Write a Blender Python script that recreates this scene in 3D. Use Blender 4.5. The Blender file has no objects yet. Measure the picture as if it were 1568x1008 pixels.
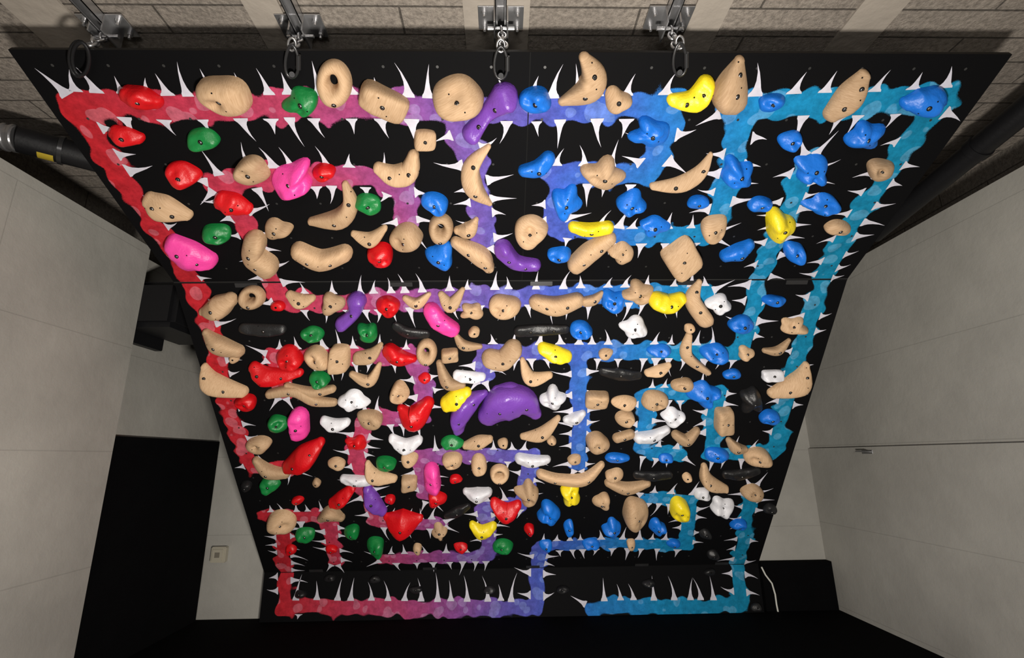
import bpy, bmesh, math, random
import numpy as np
from mathutils import Vector, Matrix, noise
from mathutils.bvhtree import BVHTree
random.seed(7)
W=3.66
CX,CY,CZ,YAW,PIT,ROL,F=-0.0792,-3.9553,1.1244,0.0222,0.2556,-0.0130,749.1872
L1,L2,A1,A2,K=2.2530,1.1522,0.6989,1.1210,0.3251
ZC=2.74
fw=np.array([math.sin(YAW)*math.cos(PIT),math.cos(YAW)*math.cos(PIT),math.sin(PIT)])
r0=np.array([math.cos(YAW),-math.sin(YAW),0.]);u0=np.cross(r0,fw)
RR=r0*math.cos(ROL)+u0*math.sin(ROL);UU=-r0*math.sin(ROL)+u0*math.cos(ROL)
CAM=np.array([CX,CY,CZ])
PAN=[]
for (Y,Z,a,L,v0) in [(0,0,0,K,0),(0,K,A1,L1,K),(-L1*math.sin(A1),K+L1*math.cos(A1),A2,L2,K+L1)]:
    PAN.append(dict(o=np.array([0,Y,Z],float),v=np.array([0,-math.sin(a),math.cos(a)]),n=np.array([0,-math.cos(a),-math.sin(a)]),L=L,v0=v0))
def raydir(x,y):
    return fw+RR*(x-784)/F-UU*(y-503.7)/F
def onplane(x,y,axis,val):
    d=raydir(x,y);t=(val-CAM[axis])/d[axis];return CAM+d*t
def px2pan(P,k,off=0.):
    P=np.atleast_2d(np.array(P,float))
    D=fw[None]+RR[None]*((P[:,0]-784)/F)[:,None]-UU[None]*((P[:,1]-503.7)/F)[:,None]
    p=PAN[k];o=p['o']+p['n']*off
    t=((o-CAM)@p['n'])/(D@p['n'])
    Q=CAM+D*t[:,None]-o
    return np.stack([Q[:,0],Q@p['v']],1)
def panel_of(x,y):
    for k in (2,1):
        if px2pan([(x,y)],k)[0,1]>=0: return k
    return 0
def px2uv(x,y):
    k=panel_of(x,y);q=px2pan([(x,y)],k)[0];return np.array([q[0],q[1]+PAN[k]['v0']])
def uv2w(u,V,off=0.):
    k=2 if V>=K+L1 else (1 if V>=K else 0)
    p=PAN[k];return p['o']+np.array([u,0,0])+p['v']*(V-p['v0'])+p['n']*off

# ---------- materials
def mat(name):
    m=bpy.data.materials.new(name);m.use_nodes=True;nt=m.node_tree
    return m,nt,nt.nodes['Principled BSDF']
def nd(nt,t,**kw):
    n=nt.nodes.new(t)
    for k,v in kw.items():
        if k in n.inputs: n.inputs[k].default_value=v
        else: setattr(n,k,v)
    return n
def simple(name,col,rough=.5,metal=0,bump=0,bscale=60,var=.0,vscale=8,spec=.5):
    m,nt,b=mat(name);b.inputs['Base Color'].default_value=(*col,1)
    b.inputs['Roughness'].default_value=rough;b.inputs['Metallic'].default_value=metal
    b.inputs['Specular IOR Level'].default_value=spec
    tc=nd(nt,'ShaderNodeTexCoord')
    if var:
        n=nd(nt,'ShaderNodeTexNoise',Scale=vscale,Detail=5.);nt.links.new(tc.outputs['Object'],n.inputs['Vector'])
        mx=nd(nt,'ShaderNodeMixRGB');mx.inputs[1].default_value=(*[c*(1-var) for c in col],1);mx.inputs[2].default_value=(*[min(1,c*(1+var)) for c in col],1)
        nt.links.new(n.outputs['Fac'],mx.inputs[0]);nt.links.new(mx.outputs[0],b.inputs['Base Color'])
    if bump:
        n=nd(nt,'ShaderNodeTexNoise',Scale=bscale,Detail=4.);nt.links.new(tc.outputs['Object'],n.inputs['Vector'])
        bp=nd(nt,'ShaderNodeBump',Strength=bump,Distance=.01);nt.links.new(n.outputs['Fac'],bp.inputs['Height']);nt.links.new(bp.outputs[0],b.inputs['Normal'])
    return m
def woodmat():
    m,nt,b=mat('maple_wood');tc=nd(nt,'ShaderNodeTexCoord');oi=nd(nt,'ShaderNodeObjectInfo')
    mp=nd(nt,'ShaderNodeMapping');mp.inputs['Scale'].default_value=(5,90,30)
    vr=nd(nt,'ShaderNodeVectorRotate',rotation_type='Z_AXIS');mr=nd(nt,'ShaderNodeMath',operation='MULTIPLY');mr.inputs[1].default_value=6.28
    nt.links.new(oi.outputs['Random'],mr.inputs[0]);nt.links.new(mr.outputs[0],vr.inputs['Angle'])
    nt.links.new(tc.outputs['Object'],vr.inputs['Vector']);nt.links.new(vr.outputs[0],mp.inputs['Vector'])
    n=nd(nt,'ShaderNodeTexNoise',Scale=3.,Detail=6.,Distortion=.4);nt.links.new(mp.outputs[0],n.inputs['Vector'])
    cr=nd(nt,'ShaderNodeValToRGB');cr.color_ramp.elements[0].position=.3;cr.color_ramp.elements[0].color=(.46,.295,.165,1);cr.color_ramp.elements[1].position=.7;cr.color_ramp.elements[1].color=(.60,.41,.25,1)
    nt.links.new(n.outputs['Fac'],cr.inputs[0])
    hs=nd(nt,'ShaderNodeHueSaturation');ma=nd(nt,'ShaderNodeMapRange');ma.inputs['To Min'].default_value=.76;ma.inputs['To Max'].default_value=1.12
    nt.links.new(oi.outputs['Random'],ma.inputs[0]);nt.links.new(ma.outputs[0],hs.inputs['Value']);nt.links.new(cr.outputs[0],hs.inputs['Color']);nt.links.new(hs.outputs[0],b.inputs['Base Color'])
    b.inputs['Roughness'].default_value=.65;b.inputs['Specular IOR Level'].default_value=.22
    bp=nd(nt,'ShaderNodeBump',Strength=.2,Distance=.002);nt.links.new(n.outputs['Fac'],bp.inputs['Height']);nt.links.new(bp.outputs[0],b.inputs['Normal'])
    return m
MW=woodmat()
def resin(n,c,r=.42,sp=.5,v=.12): return simple(n,c,r,bump=.22,bscale=90,var=v,spec=sp)
COL={'W':(MW,'wooden_hold'),
'R':(resin('red_resin',(.60,.004,.008)),'red_hold'),
'B':(resin('blue_resin',(.007,.15,.62)),'blue_hold'),
'G':(resin('green_resin',(.005,.19,.04)),'green_hold'),
'P':(resin('pink_resin',(.85,.06,.35)),'pink_hold'),
'V':(resin('violet_resin',(.17,.055,.38),.34),'purple_hold'),
'Y':(resin('yellow_resin',(.84,.66,.015)),'yellow_hold'),
'K':(resin('black_resin',(.012,.012,.013)),'black_hold'),
'H':(resin('white_resin',(.70,.70,.74)),'white_hold')}
MBLK=simple('dark_recess',(.006,.006,.006),.7,spec=.1)
MSTEEL=simple('galvanised_steel',(.55,.55,.56),.32,metal=.9,bump=.05,var=.15,vscale=20)
MBOLT=simple('bolt_steel',(.35,.34,.33),.35,metal=.9)
MBSTEEL=simple('black_steel',(.05,.05,.052),.28,metal=.6)
MTOOTH=simple('white_fang_paint',(.54,.53,.60),.6,var=.25,vscale=30,spec=.15)
def boardmat():
    m,nt,b=mat('painted_board');L=nt.links.new
    tc=nd(nt,'ShaderNodeTexCoord');at=nd(nt,'ShaderNodeAttribute',attribute_name='path_sdf')
    vo=nd(nt,'ShaderNodeTexVoronoi',Scale=13.,feature='SMOOTH_F1');L(tc.outputs['Object'],vo.inputs['Vector'])
    a0=nd(nt,'ShaderNodeMath',operation='MULTIPLY_ADD');L(vo.outputs['Distance'],a0.inputs[0]);a0.inputs[1].default_value=.085;L(at.outputs['Fac'],a0.inputs[2])
    sp=nd(nt,'ShaderNodeTexNoise',Scale=260.,Detail=2.);L(tc.outputs['Object'],sp.inputs['Vector'])
    a=nd(nt,'ShaderNodeMath',operation='MULTIPLY_ADD');L(sp.outputs['Fac'],a.inputs[0]);a.inputs[1].default_value=.010;L(a0.outputs[0],a.inputs[2])
    mk=nd(nt,'ShaderNodeMapRange');L(a.outputs[0],mk.inputs[0]);mk.inputs['From Min'].default_value=.032;mk.inputs['From Max'].default_value=.039;mk.inputs['To Min'].default_value=1;mk.inputs['To Max'].default_value=0
    sx=nd(nt,'ShaderNodeSeparateXYZ');L(tc.outputs['Object'],sx.inputs[0])
    no=nd(nt,'ShaderNodeTexNoise',Scale=2.5,Detail=2.);L(tc.outputs['Object'],no.inputs['Vector'])
    ad=nd(nt,'ShaderNodeMath',operation='MULTIPLY_ADD');L(no.outputs['Fac'],ad.inputs[0]);ad.inputs[1].default_value=.45;L(sx.outputs['X'],ad.inputs[2])
    mr=nd(nt,'ShaderNodeMapRange');L(ad.outputs[0],mr.inputs[0]);mr.inputs['From Min'].default_value=-1.60;mr.inputs['From Max'].default_value=2.05
    cr=nd(nt,'ShaderNodeValToRGB');e=cr.color_ramp.elements
    st=[(0,(.48,.018,.026)),(.10,(.46,.03,.05)),(.25,(.41,.05,.12)),(.36,(.26,.065,.24)),(.46,(.12,.085,.36)),(.57,(.055,.10,.45)),(.66,(.022,.155,.48)),(.78,(.010,.21,.43)),(1,(.008,.20,.34))]
    e[0].position=0;e[0].color=(*st[0][1],1);e[1].position=1;e[1].color=(*st[-1][1],1)
    for p,c in st[1:-1]:
        q=e.new(p);q.color=(*c,1)
    L(mr.outputs[0],cr.inputs[0])
    v2=nd(nt,'ShaderNodeTexVoronoi',Scale=11.,Randomness=1.);L(tc.outputs['Object'],v2.inputs['Vector'])
    n2=nd(nt,'ShaderNodeTexNoise',Scale=9.,Detail=1.);L(tc.outputs['Object'],n2.inputs['Vector'])
    a2=nd(nt,'ShaderNodeMath',operation='ADD');L(v2.outputs['Distance'],a2.inputs[0]);L(n2.outputs['Fac'],a2.inputs[1])
    m2=nd(nt,'ShaderNodeMapRange');L(a2.outputs[0],m2.inputs[0]);m2.inputs['From Min'].default_value=.82;m2.inputs['From Max'].default_value=.85;m2.inputs['To Min'].default_value=.45;m2.inputs['To Max'].default_value=0
    lt=nd(nt,'ShaderNodeMixRGB',blend_type='MIX');L(m2.outputs[0],lt.inputs[0]);L(cr.outputs[0],lt.inputs[1])
    ltc=nd(nt,'ShaderNodeMixRGB',blend_type='ADD');ltc.inputs[0].default_value=1;L(cr.outputs[0],ltc.inputs[1]);ltc.inputs[2].default_value=(.12,.17,.21,1);L(ltc.outputs[0],lt.inputs[2])
    n3=nd(nt,'ShaderNodeTexNoise',Scale=22.,Detail=8.,Roughness=.75);L(tc.outputs['Object'],n3.inputs['Vector'])
    m3=nd(nt,'ShaderNodeMapRange');L(n3.outputs['Fac'],m3.inputs[0]);m3.inputs['From Min'].default_value=.35;m3.inputs['From Max'].default_value=.65;m3.inputs['To Min'].default_value=.66;m3.inputs['To Max'].default_value=1.16
    mul=nd(nt,'ShaderNodeMixRGB',blend_type='MULTIPLY');mul.inputs[0].default_value=1;L(lt.outputs[0],mul.inputs[1]);L(m3.outputs[0],mul.inputs[2])
    fin=nd(nt,'ShaderNodeMixRGB');L(mk.outputs[0],fin.inputs[0]);fin.inputs[1].default_value=(.0035,.0035,.004,1);L(mul.outputs[0],fin.inputs[2]);L(fin.outputs[0],b.inputs['Base Color'])
    b.inputs['Roughness'].default_value=.7;b.inputs['Specular IOR Level'].default_value=.06
    return m
MBOARD=boardmat()
MEDGE=simple('black_stained_plywood',(.010,.009,.008),.6,bump=.2,var=.3,spec=.2)
def wallmat(name,base,bw,bh,ms,bs,bumpmain,rough=.75,cont=.06,uv='YZ',mort=.78,loc=(0,0)):
    m,nt,b=mat(name);L=nt.links.new
    g=nd(nt,'ShaderNodeNewGeometry');s=nd(nt,'ShaderNodeSeparateXYZ');L(g.outputs['Position'],s.inputs[0])
    c=nd(nt,'ShaderNodeCombineXYZ');L(s.outputs[uv[0]],c.inputs[0]);L(s.outputs[uv[1]],c.inputs[1])
    mp=nd(nt,'ShaderNodeMapping');mp.inputs['Location'].default_value=(loc[0],loc[1],0);L(c.outputs[0],mp.inputs[0])
    br=nd(nt,'ShaderNodeTexBrick');L(mp.outputs[0],br.inputs['Vector'])
    br.inputs['Scale'].default_value=1;br.inputs['Brick Width'].default_value=bw;br.inputs['Row Height'].default_value=bh;br.inputs['Mortar Size'].default_value=ms;br.inputs['Mortar Smooth'].default_value=.3
    br.inputs['Color1'].default_value=(*base,1);br.inputs['Color2'].default_value=(*[x*(1-cont) for x in base],1);br.inputs['Mortar'].default_value=(*[x*mort for x in base],1)
    n=nd(nt,'ShaderNodeTexNoise',Scale=1.3,Detail=8.,Roughness=.6);L(g.outputs['Position'],n.inputs['Vector'])
    mr=nd(nt,'ShaderNodeMapRange');L(n.outputs['Fac'],mr.inputs[0]);mr.inputs['From Min'].default_value=.3;mr.inputs['From Max'].default_value=.7;mr.inputs['To Min'].default_value=.78;mr.inputs['To Max'].default_value=1.12
    mx=nd(nt,'ShaderNodeMixRGB',blend_type='MULTIPLY');mx.inputs[0].default_value=1;L(br.outputs['Color'],mx.inputs[1]);L(mr.outputs[0],mx.inputs[2])
    f=nd(nt,'ShaderNodeTexNoise',Scale=bs,Detail=6.,Roughness=.7);L(g.outputs['Position'],f.inputs['Vector'])
    if bumpmain>.5:
        pr=nd(nt,'ShaderNodeMapRange');L(f.outputs['Fac'],pr.inputs[0]);pr.inputs['From Min'].default_value=.35;pr.inputs['From Max'].default_value=.6;pr.inputs['To Min'].default_value=.6;pr.inputs['To Max'].default_value=1.1
        m4=nd(nt,'ShaderNodeMixRGB',blend_type='MULTIPLY');m4.inputs[0].default_value=1;L(mx.outputs[0],m4.inputs[1]);L(pr.outputs[0],m4.inputs[2]);mx=m4
    L(mx.outputs[0],b.inputs['Base Color'])
    b.inputs['Roughness'].default_value=rough;b.inputs['Specular IOR Level'].default_value=.2
    h=nd(nt,'ShaderNodeMath',operation='SUBTRACT');L(f.outputs['Fac'],h.inputs[0]);L(br.outputs['Fac'],h.inputs[1])
    bp=nd(nt,'ShaderNodeBump',Strength=bumpmain,Distance=.014);L(h.outputs[0],bp.inputs['Height']);L(bp.outputs[0],b.inputs['Normal'])
    return m
MWALL=wallmat('painted_concrete_wall',(.34,.33,.30),7.,.575,.003,12,.25,cont=.0,mort=.85,loc=(2,-.03))
MBACK=wallmat('painted_concrete_back',(.36,.35,.32),7.,.575,.003,12,.25,uv='XZ',cont=0,mort=.85)
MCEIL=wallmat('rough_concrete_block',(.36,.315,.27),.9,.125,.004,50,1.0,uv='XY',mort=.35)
MBEAM=wallmat('shaded_concrete_block_side',(.20,.18,.155),.6,.125,.004,50,1.0,uv='YZ',mort=.4)  # ceiling block made darker: shade beside the board put into the colour
MBAND=simple('smooth_concrete_band',(.31,.275,.235),.8,bump=.5,var=.18,bscale=25,spec=.2)
MMAT=simple('black_carpet',(.003,.003,.0034),.95,bump=.5,bscale=300,var=.3,spec=.05)
MPLASTIC=simple('cream_plastic',(.42,.39,.31),.4)
MRUB=simple('black_rubber',(.006,.006,.007),.5,bump=.1,spec=.3)

# ---------- mesh utils
def link(o,parent=None):
    bpy.context.collection.objects.link(o)
    if parent: o.parent=parent
    return o
def empty(name,parent=None):
    e=bpy.data.objects.new(name,None);return link(e,parent)
def mk(name,verts,faces,mats,parent=None,smooth=False,midx=None):
    me=bpy.data.meshes.new(name);me.from_pydata([tuple(map(float,v)) for v in verts],[],faces)
    for m in mats: me.materials.append(m)
    if smooth: me.polygons.foreach_set('use_smooth',[True]*len(me.polygons))
    if midx is not None: me.polygons.foreach_set('material_index',midx)
    me.update();return link(bpy.data.objects.new(name,me),parent)
def box(name,lo,hi,m,parent=None,bev=0):
    bm=bmesh.new();bmesh.ops.create_cube(bm,size=1)
    lo=np.array(lo,float);hi=np.array(hi,float)
    for v in bm.verts: v.co=Vector((lo+hi)/2+np.array(v.co)*(hi-lo))
    if bev: bmesh.ops.bevel(bm,geom=bm.edges[:],offset=bev,segments=2,affect='EDGES')
    me=bpy.data.meshes.new(name);bm.to_mesh(me);bm.free();me.materials.append(m)
    return link(bpy.data.objects.new(name,me),parent)
def tube(name,pts,r,m,parent=None,cyc=False,res=3):
    c=bpy.data.curves.new(name,'CURVE');c.dimensions='3D';c.bevel_depth=r;c.bevel_resolution=res;c.use_fill_caps=True
    s=c.splines.new('POLY');s.points.add(len(pts)-1)
    for q,p in zip(s.points,pts): q.co=(*map(float,p),1)
    s.use_cyclic_u=cyc;c.materials.append(m)
    o=bpy.data.objects.new(name,c);link(o)
    dg=bpy.context.evaluated_depsgraph_get();me=bpy.data.meshes.new_from_object(o.evaluated_get(dg))
    bpy.data.objects.remove(o);me.polygons.foreach_set('use_smooth',[len(p.vertices)==4 for p in me.polygons])
    return link(bpy.data.objects.new(name,me),parent)

# ---------- painted paths (board drawing)
PATHS=[
[(112,158),(250,165),(400,163),(560,163),(690,168)],
[(112,158),(150,220),(205,300),(255,370),(300,440),(325,520),(345,600),(365,670),(388,718),(440,716)],
[(690,168),(800,168),(920,165),(1025,163),(1012,235),(985,268),(850,268),(852,350),(960,362),(1085,360)],
[(700,180),(722,240),(735,300),(742,368)],
[(335,283),(400,272),(500,270),(570,272),(618,292),(625,345)],
[(335,283),(372,335),(392,385),(420,435),(432,462),(560,462),(740,455),(900,453),(1080,450)],
[(1120,165),(1250,160),(1350,158),(1445,152),(1400,205),(1350,275),(1300,350),(1262,420),(1237,500),(1213,570),(1198,640),(1186,694),(1090,694),(1092,640),(1100,602),(990,604),(985,690),(1040,696)],
[(1140,165),(1132,215),(1112,285),(1095,345)],
[(1235,250),(1195,350),(1162,430),(1140,520),(1135,540),(1010,538),(885,538),(888,620),(885,712)],
[(738,575),(742,538),(885,538)],
[(420,546),(530,544),(635,546),(652,600),(645,638),(560,642),(545,690),(560,750),(580,800),(672,802)],
[(430,560),(432,600)],
[(590,855),(750,852),(740,775),(800,772),(812,698),(700,696),(640,700),(655,760)],
[(410,792),(505,790),(512,858)],
[(432,795),(436,860),(436,900),(436,928),(620,930),(822,930),(822,870),(830,836),(940,832),(1050,834),(1058,765),(990,762)],
[(1152,750),(1130,870),(1135,928),(1020,928),(905,930)],
]
SEG=[];POL=[]
for P in PATHS:
    q=[]
    for i in range(len(P)-1):
        n=max(2,int(math.dist(P[i],P[i+1])/14))
        for j in range(n): q.append(px2uv(P[i][0]+(P[i+1][0]-P[i][0])*j/n,P[i][1]+(P[i+1][1]-P[i][1])*j/n))
    q.append(px2uv(*P[-1]));q=np.array(q);POL.append(q)
    for i in range(len(q)-1): SEG.append((q[i],q[i+1]))
SA=np.array([s[0] for s in SEG]);SB=np.array([s[1] for s in SEG])
HW=.062
def sdf(P):
    P=np.atleast_2d(P);best=np.full(len(P),9.)
    for a,b in zip(SA,SB):
        d=b-a;L=max(d@d,1e-9);t=np.clip(((P-a)@d)/L,0,1)
        best=np.minimum(best,np.hypot(*(P-a-t[:,None]*d).T))
    return best-HW
wall=empty('climbing_board')
NU=244
us=np.linspace(-W/2,W/2,NU+1)
Vs=list(np.linspace(0,K,23))+list(np.linspace(K,K+L1,151))[1:]+list(np.linspace(K+L1,K+L1+L2,78))[1:]
G=np.array([(u,v) for v in Vs for u in us]);SD=sdf(G)
vv=[uv2w(u,min(v,K+L1+L2-1e-9)) for u,v in G]
fs=[(j*(NU+1)+i,j*(NU+1)+i+1,(j+1)*(NU+1)+i+1,(j+1)*(NU+1)+i) for j in range(len(Vs)-1) for i in range(NU)]
bd=mk('painted_panel_face',vv,fs,[MBOARD],wall)
at=bd.data.attributes.new('path_sdf','FLOAT','POINT');at.data.foreach_set('value',SD.astype(np.float32))
def slab(name,k,ulo,uhi,vlo,vhi,nlo,nhi,m,bev=0):
    o=box(name,(ulo,vlo,nlo),(uhi,vhi,nhi),m,wall,bev);p=PAN[k]
    o.matrix_world=Matrix(((1,p['v'][0],p['n'][0],p['o'][0]),(0,p['v'][1],p['n'][1],p['o'][1]),(0,p['v'][2],p['n'][2],p['o'][2]),(0,0,0,1)))
    return o
slab('kicker_plywood',0,-W/2,W/2,0.002,K,-.018,-.0006,MEDGE)
slab('lower_plywood',1,-W/2,W/2,0,L1,-.02,-.0008,MEDGE)
slab('upper_plywood',2,-W/2,W/2,0,L2,-.02,-.0008,MEDGE)
for i,u in enumerate(np.linspace(-W/2+.06,W/2-.06,8)):
    slab('stud_lower_%d'%i,1,u-.02,u+.02,.12,L1-.05,-.11,-.021,MEDGE)
    slab('stud_upper_%d'%i,2,u-.02,u+.02,.06,L2-.1,-.10,-.021,MEDGE)
MJ=simple('panel_seam',(.03,.03,.03),.5)
slab('joint_gap',1,-W/2,W/2,L1-.005,L1+.001,-.004,.0015,MBLK)
slab('joint_edge',2,-W/2,W/2,.002,.005,-.004,.0015,MJ)
slab('joint_gap_kicker',1,-W/2,W/2,-.001,.004,-.004,.0015,MBLK)
slab('joint_gap_vertical',2,.032,.036,0,L2,-.004,.0012,MBLK)
for i,u in enumerate((-1.45,-.62,.14,.95,1.55)):
    slab('hinge_%d'%i,1,u-.06,u+.06,L1-.028,L1-.003,.001,.006,MBSTEEL,.001)
    slab('hinge_low_%d'%i,1,u-.05,u+.05,.005,.028,.001,.006,MBSTEEL,.001)
tv=[];tf=[]
for k,L in ((1,L1),(2,L2)):
    for u in np.arange(-W/2+.12,W/2,.2):
        for v in np.arange(.1,L-.05,.2):
            b0=len(tv)
            for a in range(8): tv.append(PAN[k]['o']+np.array([u+.0055*math.cos(a*math.pi/4),0,0])+PAN[k]['v']*(v+.0055*math.sin(a*math.pi/4))+PAN[k]['n']*.0012)
            tf.append(tuple(range(b0,b0+8)))
mk('t_nuts',tv,tf,[simple('tnut_metal',(.06,.06,.06),.4,metal=.6)],wall)

# ---------- fangs painted along path edges
TV=[];TF=[];BASES=[]
def fang(u,V,dx,dy,L,bw,lean):
    if any((u-a)**2+(V-b)**2<.045**2 for a,b in BASES): return
    px,py=-dy,dx
    prof=[(-.10,.55),(0,.5),(.08,.36),(.2,.25),(.42,.15),(.7,.07),(1,0)]
    left=[];right=[]
    for t,w in prof:
        cx=u+dx*L*t+px*lean*L*t*t;cy=V+dy*L*t+py*lean*L*t*t
        left.append((cx+px*bw*w,cy+py*bw*w));right.append((cx-px*bw*w,cy-py*bw*w))
    ok=all(-W/2+.01<a[0]<W/2-.01 and .01<a[1]<K+L1+L2-.02 for a in left+right)
    if not ok: return
    BASES.append((u,V))
    b0=len(TV)
    for a in left[:-1]: TV.append(uv2w(a[0],a[1],.0022))
    for a in right[:-1]: TV.append(uv2w(a[0],a[1],.0022))
    n=len(left)-1;TV.append(uv2w(left[-1][0],left[-1][1],.0022))
    for i in range(n-1): TF.append((b0+i,b0+i+1,b0+n+i+1,b0+n+i))
    TF.append((b0+n-1,b0+2*n,b0+2*n-1))
q0=px2uv(100,142);q1_=px2uv(56,102);d_=q1_-q0;ln_=np.hypot(*d_);fang(q0[0],q0[1],d_[0]/ln_,d_[1]/ln_,ln_,.06,.1)
for q in POL:
    d=np.diff(q,axis=0);ln=np.hypot(*d.T);cum=np.concatenate([[0],np.cumsum(ln)])
    for side in (1,-1):
        s=random.uniform(.02,.08)
        while s<cum[-1]:
            i=min(np.searchsorted(cum,s,side='right')-1,len(d)-1);t=(s-cum[i])/ln[i]
            p=q[i]+d[i]*t;dr=d[i]/ln[i];nx,ny=-dr[1]*side,dr[0]*side
            L=random.choice([.06,.075,.09,.115]);bw=random.uniform(.040,.058)
            if p[1]<K and ny>.5: L=random.uniform(.10,.18);bw=.045
            elif p[1]<K and ny<-.5: L=random.uniform(.03,.04)
            bx,by=p[0]+nx*(HW-.008),p[1]+ny*(HW-.008)
            chk=sdf(np.array([(bx+nx*L,by+ny*L),(bx+nx*L*.5,by+ny*L*.5),(bx,by)]))
            if chk[0]>.02 and chk[1]>.006 and chk[2]>-.02:
                fang(bx,by,nx,ny,L,bw,random.uniform(-.35,.35))
            s+=random.choice([.075,.095,.12,.15])
    for e,dd in ((q[0],q[0]-q[1]),(q[-1],q[-1]-q[-2])):
        dd=dd/np.hypot(*dd)
        for an in (-.5,.5):
            c,s_=math.cos(an),math.sin(an);x,y=dd[0]*c-dd[1]*s_,dd[0]*s_+dd[1]*c
            b=e+np.array([x,y])*(HW-.008)
            ck=sdf(np.array([b+np.array([x,y])*.09,b]))
            if ck[0]>.03 and ck[1]>-.02: fang(b[0],b[1],x,y,random.uniform(.08,.12),.045,0)
mk('painted_fangs',TV,TF,[MTOOTH],wall)

# ---------- holds
holds=empty('climbing_holds')
def star(x,y,w,h,rot,kind,rs,col):
    n,m=36,13
    ph=[rs.uniform(0,6.28) for _ in range(6)]
    am={'e':(.05,.05,.025,.01),'t':(.02,.17,.03,.02),'l':(.05,.08,.11,.05),'k':(.02,.02,.02,.0),'q':(.04,.07,.15,.09)}[kind]
    if kind=='t': ph[1]=math.radians(90)
    def rad(t):
        r=1+sum(am[i]*math.sin((i+2)*t+ph[i]) for i in range(4))
        if kind=='k':
            c,s=abs(math.cos(t)),abs(math.sin(t));r*=1/((c**5.5+s**5.5)**(1/5.5))*.93
        return r
    H=min(w,h)*.5*{'e':1.15,'t':1.05,'l':1.,'k':1.05,'q':.95}[kind]
    p={'e':2.6,'t':2.3,'l':2.1,'k':4.2,'q':1.9}[kind]
    sx,sy=rs.uniform(-.18,.18)*w/2,rs.uniform(.0,.25)*h/2
    c,s=math.cos(math.radians(rot)),math.sin(math.radians(rot))
    ta=rs.uniform(0,6.28);tl=rs.uniform(.25,.5)
    da=rs.uniform(0,6.28);dd=rs.uniform(.25,.5);dz=rs.uniform(.2,.5) if (min(w,h)>20 and kind in 'elq') else 0
    def hmul(lx,ly):
        q=1+tl*(lx*math.cos(ta)+ly*math.sin(ta))
        r2=(lx-dd*math.cos(da))**2+(ly-dd*math.sin(da))**2
        return q-dz*math.exp(-r2/.09)
    V=[];Fc=[]
    for j in range(m):
        a=j/(m)*math.pi/2;ro=math.cos(a) ;hh=(1-ro**p)**(1/p)
        for i in range(n):
            t=2*math.pi*i/n;R=rad(t)*ro
            ux,uy=R*math.cos(t),R*math.sin(t)
            lx=ux*w/2+sx*hh;ly=uy*h/2-sy*hh
            V.append((x+lx*c-ly*s*1,y-(lx*s+ly*c),hh*H*hmul(ux,uy)))
    V.append((x+sx*c,y-sx*s+sy,H*hmul(0,0)))
    for j in range(m-1):
        for i in range(n): Fc.append((j*n+i,j*n+(i+1)%n,(j+1)*n+(i+1)%n,(j+1)*n+i))
    for i in range(n): Fc.append(((m-1)*n+i,(m-1)*n+(i+1)%n,m*n))
    return V,Fc,[(x+sx*.6,y)],H
def ringm(x,y,w,h,rot,rs):
    n,m=36,12;tr=min(w,h)*.20;V=[];Fc=[]
    c,s=math.cos(math.radians(rot)),math.sin(math.radians(rot))
    for i in range(n):
        t=2*math.pi*i/n
        tt=tr*(1-.2*math.sin(t))
        for j in range(m+1):
            a=math.pi*j/m
            cw,ch=w/2-tt,h/2-tt*(1.25 if h>w*1.2 else 1)
            dx,dy=math.cos(t),math.sin(t)
            lx=(cw+tt*math.cos(a))*dx;ly=(ch+tt*(1.25 if h>w*1.2 else 1)*math.cos(a))*dy
            V.append((x+lx*c-ly*s,y-(lx*s+ly*c),tt*2.1*math.sin(a)**.85))
    for i in range(n):
        for j in range(m):
            a=i*(m+1)+j;b=((i+1)%n)*(m+1)+j;Fc.append((a,b,b+1,a+1))
    yy=(h/2-tr)
    return V,Fc,[(x+s*yy*1,y+c*yy)],tr*2
def cat(P,t):
    n=len(P)-1;i=min(int(t*n),n-1);f=t*n-i
    p0=P[max(i-1,0)];p1=P[i];p2=P[i+1];p3=P[min(i+2,n)]
    return [.5*((2*b)+(-a+c)*f+(2*a-5*b+4*c-d)*f*f+(-a+3*b-3*c+d)*f**3) for a,b,c,d in zip(p0,p1,p2,p3)]
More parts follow.
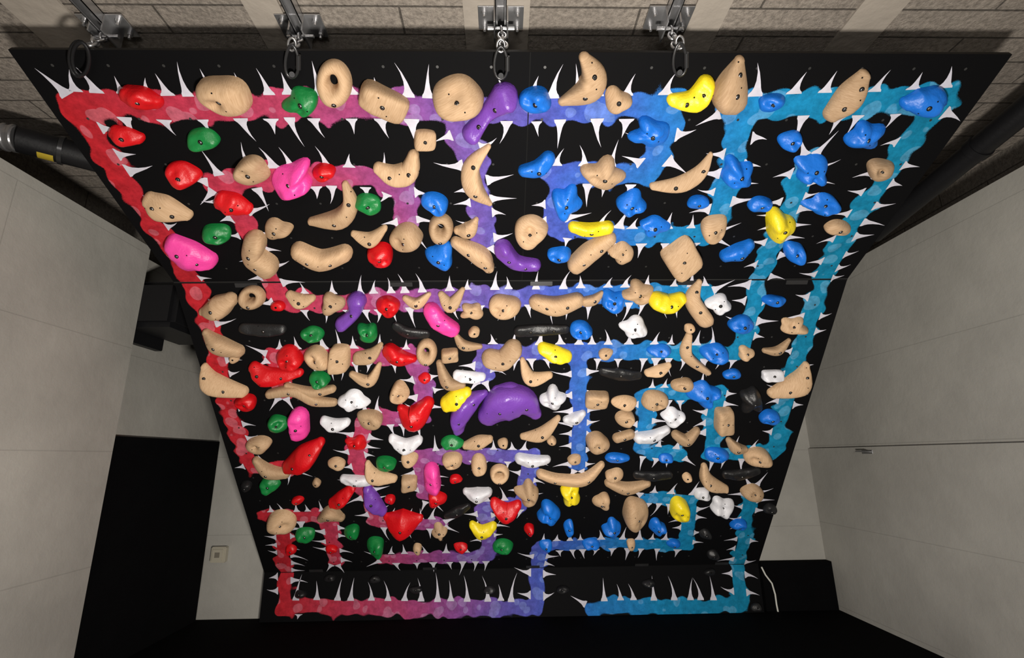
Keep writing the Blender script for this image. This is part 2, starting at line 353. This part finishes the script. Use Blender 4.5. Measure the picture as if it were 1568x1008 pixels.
def sweep(pts,hf,rs):
    P=np.array(pts,float)
    if len(P)==2: P=np.array([P[0],(P[0]+P[1])/2,P[1]])
    N=18;S=np.array([cat(P,i/N) for i in range(N+1)])
    d0=S[0,:2]-S[1,:2];d0/=max(np.hypot(*d0),1e-6);d1=S[-1,:2]-S[-2,:2];d1/=max(np.hypot(*d1),1e-6)
    pre=[];post=[]
    for a in (88,70,45,20):
        ra=math.radians(a);pre.append([*(S[0,:2]+d0*S[0,2]*math.sin(ra)),S[0,2]*math.cos(ra)])
    for a in (20,45,70,88):
        ra=math.radians(a);post.append([*(S[-1,:2]+d1*S[-1,2]*math.sin(ra)),S[-1,2]*math.cos(ra)])
    S=np.array(pre+list(S)+post);T=np.gradient(S[:,:2],axis=0);T/=np.maximum(np.hypot(*T.T),1e-6)[:,None]
    m=14;V=[];Fc=[];sk=rs.choice((-1,1))*rs.uniform(.15,.4)
    for q,t in zip(S,T):
        for j in range(m+1):
            a=math.pi*j/m;ca=math.cos(a);sa=math.sin(a)
            ca=math.copysign(abs(ca)**.8,ca)
            V.append((q[0]-t[1]*q[2]*ca,q[1]+t[0]*q[2]*ca,q[2]*hf*sa**.7*(1+sk*ca)))
    for i in range(len(S)-1):
        for j in range(m): a=i*(m+1)+j;b=a+m+1;Fc.append((a,a+1,b+1,b))
    mid=S[len(S)//2];ln=np.hypot(*np.diff(S[:,:2],axis=0).T).sum()
    bl=[(mid[0],mid[1])]
    if ln>75: bl=[tuple(S[len(S)//2-4,:2]),tuple(S[len(S)//2+4,:2])]
    return V,Fc,bl,float(S[:,2].max())*hf
cnt=0
def hold(line):
    global cnt
    cnt+=1;rs=random.Random(cnt*13+5)
    tk=line.split();col=tk[0];kind=tk[1]
    if kind in 's':
        pts=[tuple(map(float,a.split(','))) for a in tk[2:]]
        V,Fc,bl,H=sweep(pts,1.3 if col not in 'K' else .8,rs);x=sum(p[0] for p in pts)/len(pts);y=sum(p[1] for p in pts)/len(pts)
    else:
        v=list(map(float,tk[2:]));x,y,w,h=v[:4];rot=v[4] if len(v)>4 else 0
        V,Fc,bl,H=(ringm(x,y,w,h,rot,rs) if kind=='o' else star(x,y,w,h,rot,kind,rs,col))
    k=panel_of(x,y)
    J=px2pan([(x,y),(x+1,y),(x,y+1)],k);a=J[1]-J[0];b=J[2]-J[0];sc=math.sqrt(abs(a[0]*b[1]-a[1]*b[0]))
    H*=sc
    hs=min(1.,.11/H)
    off=H*hs*.42
    V=np.array(V);uv=px2pan(V[:,:2],k,off);c=px2pan([(x,y)],k,off)[0]
    loc=np.column_stack([uv-c,V[:,2]*sc*hs])
    amp=min(H*.10,.005)*(.6 if col=='W' else 1.5)
    nz=np.array([noise.noise(Vector((q[0]*26+cnt*3.1,q[1]*26,q[2]*26))) for q in loc])
    loc[:,2]+=nz*amp*2*(loc[:,2]/max(H*hs,1e-6))
    base=loc[:,2]<.0005;loc[base,2]=.0005
    L=[tuple(q) for q in loc];mi=[0]*len(Fc)
    bv=BVHTree.FromPolygons(L,Fc);V2=list(L);F2=list(Fc)
    wid=(loc[:,0].max()-loc[:,0].min()+loc[:,1].max()-loc[:,1].min())/2
    bls=px2pan(bl,k,off)-c
    rb=min(.0095,wid*.085)
    extra=[(q[0],q[1],rb,True) for q in bls]
    if kind!='o' and wid>.13:
        q=bls[0];an=rs.uniform(0,6.28);dx,dy=math.cos(an)*wid*.22,math.sin(an)*wid*.22
        extra+=[(q[0]-dx,q[1]-dy,.003,False),(q[0]+dx,q[1]+dy,.003,False)]
    for (qx,qy,r,big) in extra:
        hit,nn,_,_=bv.ray_cast(Vector((qx,qy,1)),Vector((0,0,-1)))
        if hit is None: continue
        if nn.z<0: nn=-nn
        n_=(nn*1.6+Vector((0,0,1.))).normalized() if big else nn
        t=n_.orthogonal().normalized();s2=n_.cross(t)
        def disc(r,hh,mi_,ns=12):
            b0=len(V2)
            for i in range(ns):
                a=2*math.pi*i/ns;V2.append(tuple(hit+n_*hh+(t*math.cos(a)+s2*math.sin(a))*r))
            for i in range(ns):
                a=2*math.pi*i/ns;V2.append(tuple(hit-n_*.004+(t*math.cos(a)+s2*math.sin(a))*r))
            F2.append(tuple(range(b0,b0+ns)));mi.append(mi_)
            for i in range(ns): F2.append((b0+i,b0+ns+i,b0+ns+(i+1)%ns,b0+(i+1)%ns));mi.append(mi_)
        disc(r,.0008,1)
        if big and r>.006:
            disc(r*.62,.0016,2);disc(r*.34,.002,1,6)
    p=PAN[k];o=mk(COL[col][1],V2,F2,[COL[col][0],MBLK,MBOLT],holds,True,mi)
    wo=p['o']+np.array([c[0],0,0])+p['v']*c[1]+p['n']*.0008
    o.matrix_world=Matrix(((1,p['v'][0],p['n'][0],wo[0]),(0,p['v'][1],p['n'][1],wo[1]),(0,p['v'][2],p['n'][2],wo[2]),(0,0,0,1)))
DATA="""
W e 342 149 84 58 -22
R s 192,146,13 215,153,17 238,160,10
R s 173,203,9 190,210,13 212,214,8
G l 460 157 52 42
G e 309 214 52 30 -8
W o 511 129 54 72 8
W k 586 158 84 46 -28
W e 700 151 76 64
V s 772,152,22 745,178,12 722,208,15
B e 820 155 52 38
W s 896,92,9 910,118,20 900,142,20 862,160,7
W t 945 154 40 36
Y s 1083,130,13 1065,155,16 1032,156,10
W s 1137,98,8 1127,128,22 1120,152,28
B e 1183 158 42 26 10
W s 1326,118,9 1303,148,18 1274,178,11
B s 1392,162,10 1415,160,20 1438,150,15
B q 1327 210 58 40 15
B e 1211 216 40 26 15
W k 650 214 36 28 -5
B q 998 206 60 42
B s 840,245,11 825,260,13 802,264,9
W s 632,242,9 625,265,16 602,270,14 578,260,8
W q 925 270 62 46
W s 1090,238,3 1072,265,9 1040,283,10 1000,287,5
W s 748,228,4 722,258,13 725,290,15 750,316,4
W e 385 264 54 40 -10
P l 445 278 68 50 30
R e 495 265 34 26
R e 280 268 52 34 -15
R s 338,308,12 358,314,14 378,322,8
G e 563 313 44 26 -10
W s 527,286,5 535,315,12 520,337,15 475,343,6
W s 226,308,10 250,320,16 286,333,7
G e 331 358 44 26 -5
P s 262,376,12 290,392,17 320,403,11
W t 423 352 42 28
W s 588,352,5 567,368,10 540,360,4
W e 621 366 50 38
W o 675 351 38 42
W s 729,340,4 718,354,12 700,356,6
B e 666 312 44 28 -15
W e 813 355 52 40
Y s 932,350,9 905,354,10 878,350,8
B q 868 312 44 46
B l 968 313 42 38
B e 1070 311 34 20
B e 1165 314 38 22
B l 1004 347 46 26
W e 1095 350 46 32 25
Y t 1195 347 44 44
B q 1130 267 48 44
B q 1245 260 52 42
B l 1260 314 54 28
W e 1351 261 46 30
W e 1285 350 40 22
B e 1217 387 32 28
B s 1112,395,9 1133,388,12 1150,378,8
W k 1042 394 56 42 30
W l 952 388 38 28
W s 936,369,9 905,388,14 882,408,13
B e 857 391 36 22
V s 770,385,14 790,405,11 820,410,9
W s 748,412,9 735,395,14 697,375,8
B t 674 393 42 36 180
R e 582 393 40 34
W s 456,388,13 490,402,15 526,392,13
W s 388,376,18 386,395,17 408,412,17
W o 385 456 40 36
W s 348,462,12 330,473,18 306,480,6
R e 425 469 22 16
W s 442,452,6 460,462,11 476,458,6
W t 508 466 34 32
V s 545,463,15 540,482,10 522,498,11
R e 593 470 36 32
W s 620,458,5 638,466,9 656,452,4
W s 675,452,5 690,468,11 708,445,4
P s 660,478,13 672,494,14 692,506,12
W q 723 478 34 26
W e 726 509 18 16
W e 773 471 48 38
W s 822,465,12 852,471,15 884,462,12
W s 897,463,8 910,460,8 922,450,4
B l 940 462 38 34
W q 980 450 46 36
Y s 1008,462,14 1025,466,14 1044,458,9
W s 1073,433,4 1062,460,12 1080,490,13
H l 1102 466 38 28
B e 1186 461 36 18
K s 372,503,8 405,506,10 430,505,8
K s 606,500,7 625,510,9 652,512,7
K s 795,508,9 830,506,9 866,505,7
G e 478 512 36 22 -10
G l 562 511 32 30
B e 890 506 36 26
H l 972 502 42 30
W e 1056 503 16 14
B e 1137 498 42 26
W q 1217 500 40 26
W s 312,512,6 332,530,14 362,540,10
W e 358 549 16 14
R e 441 549 42 34
W e 484 550 42 34 -20
W k 520 549 32 42
W s 548,549,9 568,545,10 582,530,4
R s 596,540,12 610,550,13 632,552,6
W o 653 540 32 40
W k 688 545 28 22
W s 698,515,4 710,530,8 735,532,4
W s 750,550,13 770,552,14 786,536,14
Y s 832,535,9 850,543,12 868,547,9
W e 928 542 22 16
B e 1010 537 36 18
W s 1056,515,5 1052,545,9 1085,572,5
B e 1095 541 40 28
W t 1143 541 24 20
W s 1172,538,4 1192,538,7 1210,522,3
H k 1184 575 36 16
W s 1238,562,5 1224,588,15 1185,605,7
W s 310,564,5 325,588,14 370,602,8
R s 387,564,8 410,578,13 457,573,6
G e 488 582 32 24
W s 538,575,5 565,585,9 580,560,4
R e 650 579 20 14
W s 672,558,5 685,588,10 708,592,5
H s 700,575,7 720,578,8 738,578,6
W s 800,553,4 812,580,10 842,576,5
K s 924,570,7 950,574,10 977,576,7
W s 992,572,5 1010,568,8 1025,560,4
B e 1122 574 28 16
K q 1153 615 34 40
W s 412,605,7 450,600,9 480,615,8 510,618,6
W s 438,592,5 475,602,8 508,597,6
H l 541 614 44 28
W e 612 602 28 32
Y s 684,620,11 700,612,14 714,604,8
V s 702,660,9 704,640,15 722,618,13 742,606,5
V s 748,640,17 770,622,27 802,620,22 820,638,10
V s 762,604,10 782,604,15 800,606,9
H q 847 612 38 32
W k 915 614 38 28
W e 957 617 38 20
W e 1003 614 40 28
W e 1046 591 34 22
B q 1077 604 46 36
H l 1031 639 36 24
W e 957 642 28 24
H s 868,645,6 882,642,9 893,635,5
R e 375 618 34 24
R s 612,630,6 632,644,18 654,622,10
W e 565 644 42 28
B e 1180 640 30 22
H s 495,645,6 512,652,9 530,648,6
W k 1110 645 30 40
G e 425 650 32 24
P s 456,642,15 458,662,14
W s 800,670,4 830,665,9 855,642,4
G e 692 678 34 18
W s 712,684,5 733,678,9 750,674,5
W e 770 679 16 14
R l 545 680 32 22
H s 600,673,6 620,684,10 640,676,7
W e 395 682 38 24
R s 438,718,9 465,702,17 488,682,7
W e 845 676 14 14
W e 915 680 36 30
W s 945,672,7 966,666,7
H s 978,672,8 1000,670,9 1022,660,6
W s 1036,668,7 1052,676,9 1068,662,6
W s 1118,677,5 1128,688,9 1142,690,5
B e 1098 697 36 20
W e 1162 702 44 26
W s 390,708,6 410,724,10 436,728,7
W e 515 710 28 16
G e 590 711 34 20
W s 562,712,4 572,730,10 603,735,5
W e 627 703 26 20
P s 660,724,12 662,745,13
R t 668 765 28 24
W e 693 707 32 24
W e 733 712 26 26
H s 796,704,8 815,708,9 838,706,6
W o 765 726 30 26
W s 828,728,7 855,736,8 895,736,9 922,714,5
W e 880 704 22 14
B e 945 702 40 14
B e 1020 702 24 12
W e 942 728 28 18
K s 975,728,6 1000,730,7 1025,728,6
W e 1052 731 14 12
W s 1080,717,5 1085,738,10 1113,751,5
K s 1112,728,6 1135,728,8 1160,722,6
W s 932,742,6 960,750,9 993,743,5
G e 413 743 30 20
W e 484 740 14 12
H s 525,735,6 545,738,8 566,738,6
W k 626 740 26 22
R s 507,772,6 522,765,10 538,750,6
V s 562,752,7 570,768,11 585,785,7
R e 456 767 18 12
R e 597 765 18 12
R e 698 734 20 12
H s 713,756,5 730,761,11 747,757,7
K s 684,791,5 700,785,8 716,777,5
W q 808 758 34 34
Y q 875 758 30 30
W t 922 770 26 24 180
H l 1076 758 26 18
W e 1153 755 32 22
H l 1107 777 34 26
Y e 1041 781 30 30
W e 974 788 38 44
B l 841 788 34 32
R s 757,773,7 775,786,12 793,776,6
R s 590,797,5 615,804,18 642,799,5
W e 430 800 46 28
W s 491,797,6 505,789,11 521,796,6
G e 467 819 30 18
G e 538 816 24 20
G e 574 838 28 24
G e 770 837 30 18
Y s 723,806,5 738,816,9 755,808,6
W q 672 814 22 20
R e 810 812 16 16
B e 871 809 16 22
B l 938 810 28 24
B l 1006 808 24 22
B e 1132 805 26 16
R e 445 842 18 12
R e 507 842 18 12
R e 705 838 20 12
W e 639 841 14 14
W e 967 834 14 14
B e 836 835 20 14
B e 905 833 26 14
B e 1032 833 20 12
K e 376 745 18 14
K e 1180 780 20 14
K e 1080 818 18 12
K e 1092 850 18 12
K e 574 887 18 12
K e 637 903 20 12
K e 750 903 20 12
K e 862 903 20 14
K e 994 893 20 14
K e 1158 930 16 14
K e 1087 876 18 12
K e 460 910 18 14
K e 505 885 18 12
"""
for l in DATA.strip().split('\n'): hold(l)

# ---------- room
XL,XR=-2.20,2.42;YE=-1.17;ZL=2.38
box('floor',(-4,-6,-.1),(4,.3,0),MMAT)
box('ceiling',(-4,-6,ZC),(4,.3,ZC+.15),MCEIL)
box('wall_back',(-4,.09,0),(4,.25,ZC),MBACK)
box('wall_front',(-4,-6.2,0),(4,-6,ZC),MBACK)
box('wall_left',(-2.9,-6,0),(XL,YE,ZL),MWALL)
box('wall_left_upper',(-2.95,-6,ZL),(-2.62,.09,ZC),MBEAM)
box('wall_left_recess',(-2.6,YE,0),(-2.34,.09,ZL),MWALL)
box('wall_right',(XR,-6,0),(XR+.5,.09,2.44),MWALL)
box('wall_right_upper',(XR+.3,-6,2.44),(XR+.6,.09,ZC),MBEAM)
box('baseboard_right',(XR-.018,-6,0),(XR,.09,1.16),MWALL)
box('trim_1',(-2.34,YE,0),(-2.315,.06,1.27),MMAT)
box('trim_3',(W/2+.03,.02,0),(XR-.02,.09,.33),MMAT)
for i,(a,b) in enumerate((((370,0),(425,0)),((708,0),(812,0)),((1068,0),(1122,0)),((1322,0),(1392,0)),((0,0),(90,0)))):
    p=onplane(*a,2,ZC);q=onplane(*b,2,ZC)
    box('ceiling_band_%d'%i,(p[0],-6,ZC-.008),(q[0],.09,ZC+.001),MBAND)
def strut(px,py):
    g=empty('ceiling_anchor_bracket');p=onplane(px,py,2,ZC-.02);x,y=p[0],p[1];w=.021;t=.003
    zc=ZC-.008
    for nm,lo,hi in (('strut_back',(x-w,-5.8,zc-t),(x+w,y+.03,zc)),('strut_side_1',(x-w,-5.8,zc-.041),(x-w+t,y+.03,zc)),('strut_side_2',(x+w-t,-5.8,zc-.041),(x+w,y+.03,zc)),('strut_lip_1',(x-w,-5.8,zc-.041),(x-w+.008,y+.03,zc-.038)),('strut_lip_2',(x+w-.008,-5.8,zc-.041),(x+w,y+.03,zc-.038))):
        box(nm,lo,hi,MSTEEL,g)
    box('base_plate',(x-.085,y-.05,zc-.006),(x+.085,y+.05,zc),MSTEEL,g,.001)
    for s in (-1,1):
        box('angle_plate_%d'%s,(x+s*.024-.003,y-.05,zc-.075),(x+s*.024+.003,y+.045,zc-.004),MSTEEL,g,.001)
        for dy in (-.03,.03):
            tube('bolt_%d_%d'%(s,dy*100),[(x+s*.062,y+dy,zc-.004),(x+s*.062,y+dy,zc-.02)],.010,MSTEEL,g,res=1)
            tube('bolt_tip_%d_%d'%(s,dy*100),[(x+s*.062,y+dy,zc-.004),(x+s*.062,y+dy,zc-.034)],.005,MSTEEL,g)
    tube('cross_bolt',[(x-.05,y,zc-.055),(x+.05,y,zc-.055)],.007,MSTEEL,g)
    top=Vector((x,y,zc-.055));bot=Vector((x+.01,PAN[2]['o'][1]+PAN[2]['v'][1]*L2+.005,K+L1*math.cos(A1)+L2*math.cos(A2)+.025))
    ch=empty('suspension_chain',g);d=bot-top;n=4;ln=d.length/n
    for i in range(n):
        c=top+d*((i+.5)/n);ax=d.normalized();sd=(Vector((1,0,0)) if i%2 else ax.cross(Vector((1,0,0)))).normalized()
        pts=[c+ax*(ln*.68*math.cos(a))+sd*(.014*math.sin(a)) for a in np.linspace(0,2*math.pi,17)[:-1]]
        tube('link_%d'%i,pts,.0048,MSTEEL,ch,True)
for x,y in ((165,42),(462,42),(767,30),(1024,30)): strut(x,y)
def tofang(x,y,off): 
    q=px2pan([(x,y)],2,off)[0];p=PAN[2];return p['o']+np.array([q[0],0,0])+p['v']*q[1]+p['n']*off
for i,(x,y) in enumerate(((447,98),(767,100),(1041,95))):
    g=empty('black_carabiner',wall)
    cpts=[]
    for a in np.linspace(0,2*math.pi,25)[:-1]:
        cpts.append(tofang(x+(10+2*math.sin(a))*math.cos(a)*1.0,y-4+25*math.sin(a),.02))
    tube('carabiner_body',cpts,.0055,MBSTEEL,g,True)
    tube('gate_sleeve',[tofang(x+10,y+8,.02),tofang(x+10,y-14,.02)],.009,MBSTEEL,g)
    tube('eye_bolt',[tofang(x,y+18,.0),tofang(x,y+16,.03)],.010,MBSTEEL,g)
    tube('maillon',[tofang(x+6*math.cos(t),y-30+10*math.sin(t),.012) for t in np.linspace(0,6.28,13)[:-1]],.004,MSTEEL,g,True)
g=empty('black_sling_cord',wall)
for k in range(2):
    tube('loop_%d'%k,[tofang(121+k*3+(15-k*2)*math.cos(t),90+(27-2*k)*math.sin(t),.025+.008*k) for t in np.linspace(0,6.28,25)[:-1]],.006,MRUB,g,True)
# pipes
p1=onplane(1640,110,0,2.22);p2=onplane(1372,330,0,2.22)
g=empty('black_drain_pipe');tube('pipe',[p1,p2+(p2-p1)*.2],.055,MRUB,g,res=8)
pa=p1+(p2-p1)*.42;tube('coupling',[pa,pa+(p2-p1)*.04],.062,MRUB,g,res=8)
q1=onplane(-40,203,2,2.55);q2=onplane(28,213,2,2.55);q3=onplane(150,245,2,2.55)
g=empty('ventilation_pipe');tube('black_section',[q2,q3+(q3-q2)*.6],.060,MRUB,g,res=8)
tube('metal_section',[q1+(q1-q2)*1.0,q2],.056,MSTEEL,g,res=8)
for i in range(5):
    a=q1+(q2-q1)*(.1+i*.2);tube('rib_%d'%i,[a,a+(q2-q1)*.06],.062,MSTEEL,g,res=8)
dd=(q3-q2);vv_=Vector(dd).normalized()
MYL=simple('yellow_label_print',(.45,.33,.03),.5)
lv=[];lf=[];s1=vv_.cross(Vector((0,0,1))).normalized();s2_=vv_.cross(s1).normalized()
if s2_.z>0: s2_=-s2_
for i in range(2):
    for j in range(9):
        a=math.radians(-50+j*10)
        lv.append(Vector(q2)+Vector(dd)*(.26+.2*i)+(s2_*math.cos(a)+s1*math.sin(a))*.0606)
for j in range(8): lf.append((j,j+1,9+j+1,9+j))
mk('yellow_label',lv,lf,[MYL],g)
tube('collar',[q2+dd*.5,q2+dd*.56],.067,MBSTEEL,g,res=8)
s=onplane(338,848,1,.085);g=empty('wall_socket')
box('back_box',(s[0]-.055,.045,s[2]-.055),(s[0]+.055,.09,s[2]+.055),MPLASTIC,g,.006)
box('socket_face',(s[0]-.04,.035,s[2]-.04),(s[0]+.04,.05,s[2]+.04),MPLASTIC,g,.004)
box('socket_well',(s[0]-.018,.033,s[2]-.018),(s[0]+.018,.036,s[2]+.018),simple('socket_shadow',(.18,.165,.13),.5),g,.0005)
cb=[onplane(x,y,1,.012) for x,y in ((1166,868),(1172,880),(1182,893),(1187,910),(1189,925),(1192,940))]
tube('white_cable',cb,.006,simple('white_cable_sheath',(.6,.6,.55),.5))
h=onplane(1325,692,0,XR-.02);g=empty('wall_hook')
box('hook_plate',(XR-.024,h[1]-.07,h[2]-.012),(XR-.0175,h[1]+.03,h[2]+.012),MSTEEL,g,.001)
tube('hook_rod',[(XR-.02,h[1]-.06,h[2]),(XR-.05,h[1]-.03,h[2]+.005),(XR-.05,h[1]+.05,h[2]+.005)],.005,MSTEEL,g)
g=empty('wall_speaker')
c=onplane(282,486,0,-2.12)
box('cabinet',(-2.30,c[1]-.28,c[2]-.13),(-2.0,c[1]+.25,c[2]+.15),MRUB,g,.03)
tube('bracket_arm',[(-2.30,c[1]-.2,c[2]-.1),(-2.31,c[1]-.22,c[2]-.35)],.014,MRUB,g)
box('bracket_plate',(-2.339,c[1]-.3,c[2]-.2),(-2.29,c[1]+.1,c[2]+.1),MRUB,g,.004)

# ---------- lights
def area(name,loc,tgt,size,pw,col):
    l=bpy.data.lights.new(name,'AREA');l.shape='RECTANGLE';l.size=size[0];l.size_y=size[1];l.energy=pw;l.color=col
    o=bpy.data.objects.new(name,l);link(o);o.location=loc
    o.rotation_euler=(Vector(tgt)-Vector(loc)).to_track_quat('-Z','Y').to_euler();return o
area('floor_lamp_light',(.1,-3.4,.25),(0,-1.6,1.9),(.35,.25),108,(1,.94,.86))
area('added_fill_light',(0,-5.6,1.5),(0,-1,1.0),(1.6,.5),36,(1,.95,.9))  # soft fill added behind the camera, stands for no real lamp
w=bpy.data.worlds.new('w');bpy.context.scene.world=w;w.use_nodes=True;w.node_tree.nodes['Background'].inputs[0].default_value=(.05,.05,.055,1)
# ---------- camera
cd=bpy.data.cameras.new('camera');cd.sensor_width=36;cd.lens=F/1568*36;cd.clip_start=.02
co=bpy.data.objects.new('camera',cd);link(co)
B=-fw
co.matrix_world=Matrix(((RR[0],UU[0],B[0],CX),(RR[1],UU[1],B[1],CY),(RR[2],UU[2],B[2],CZ),(0,0,0,1)))
bpy.context.scene.camera=co
bpy.context.scene.view_settings.view_transform='Standard'
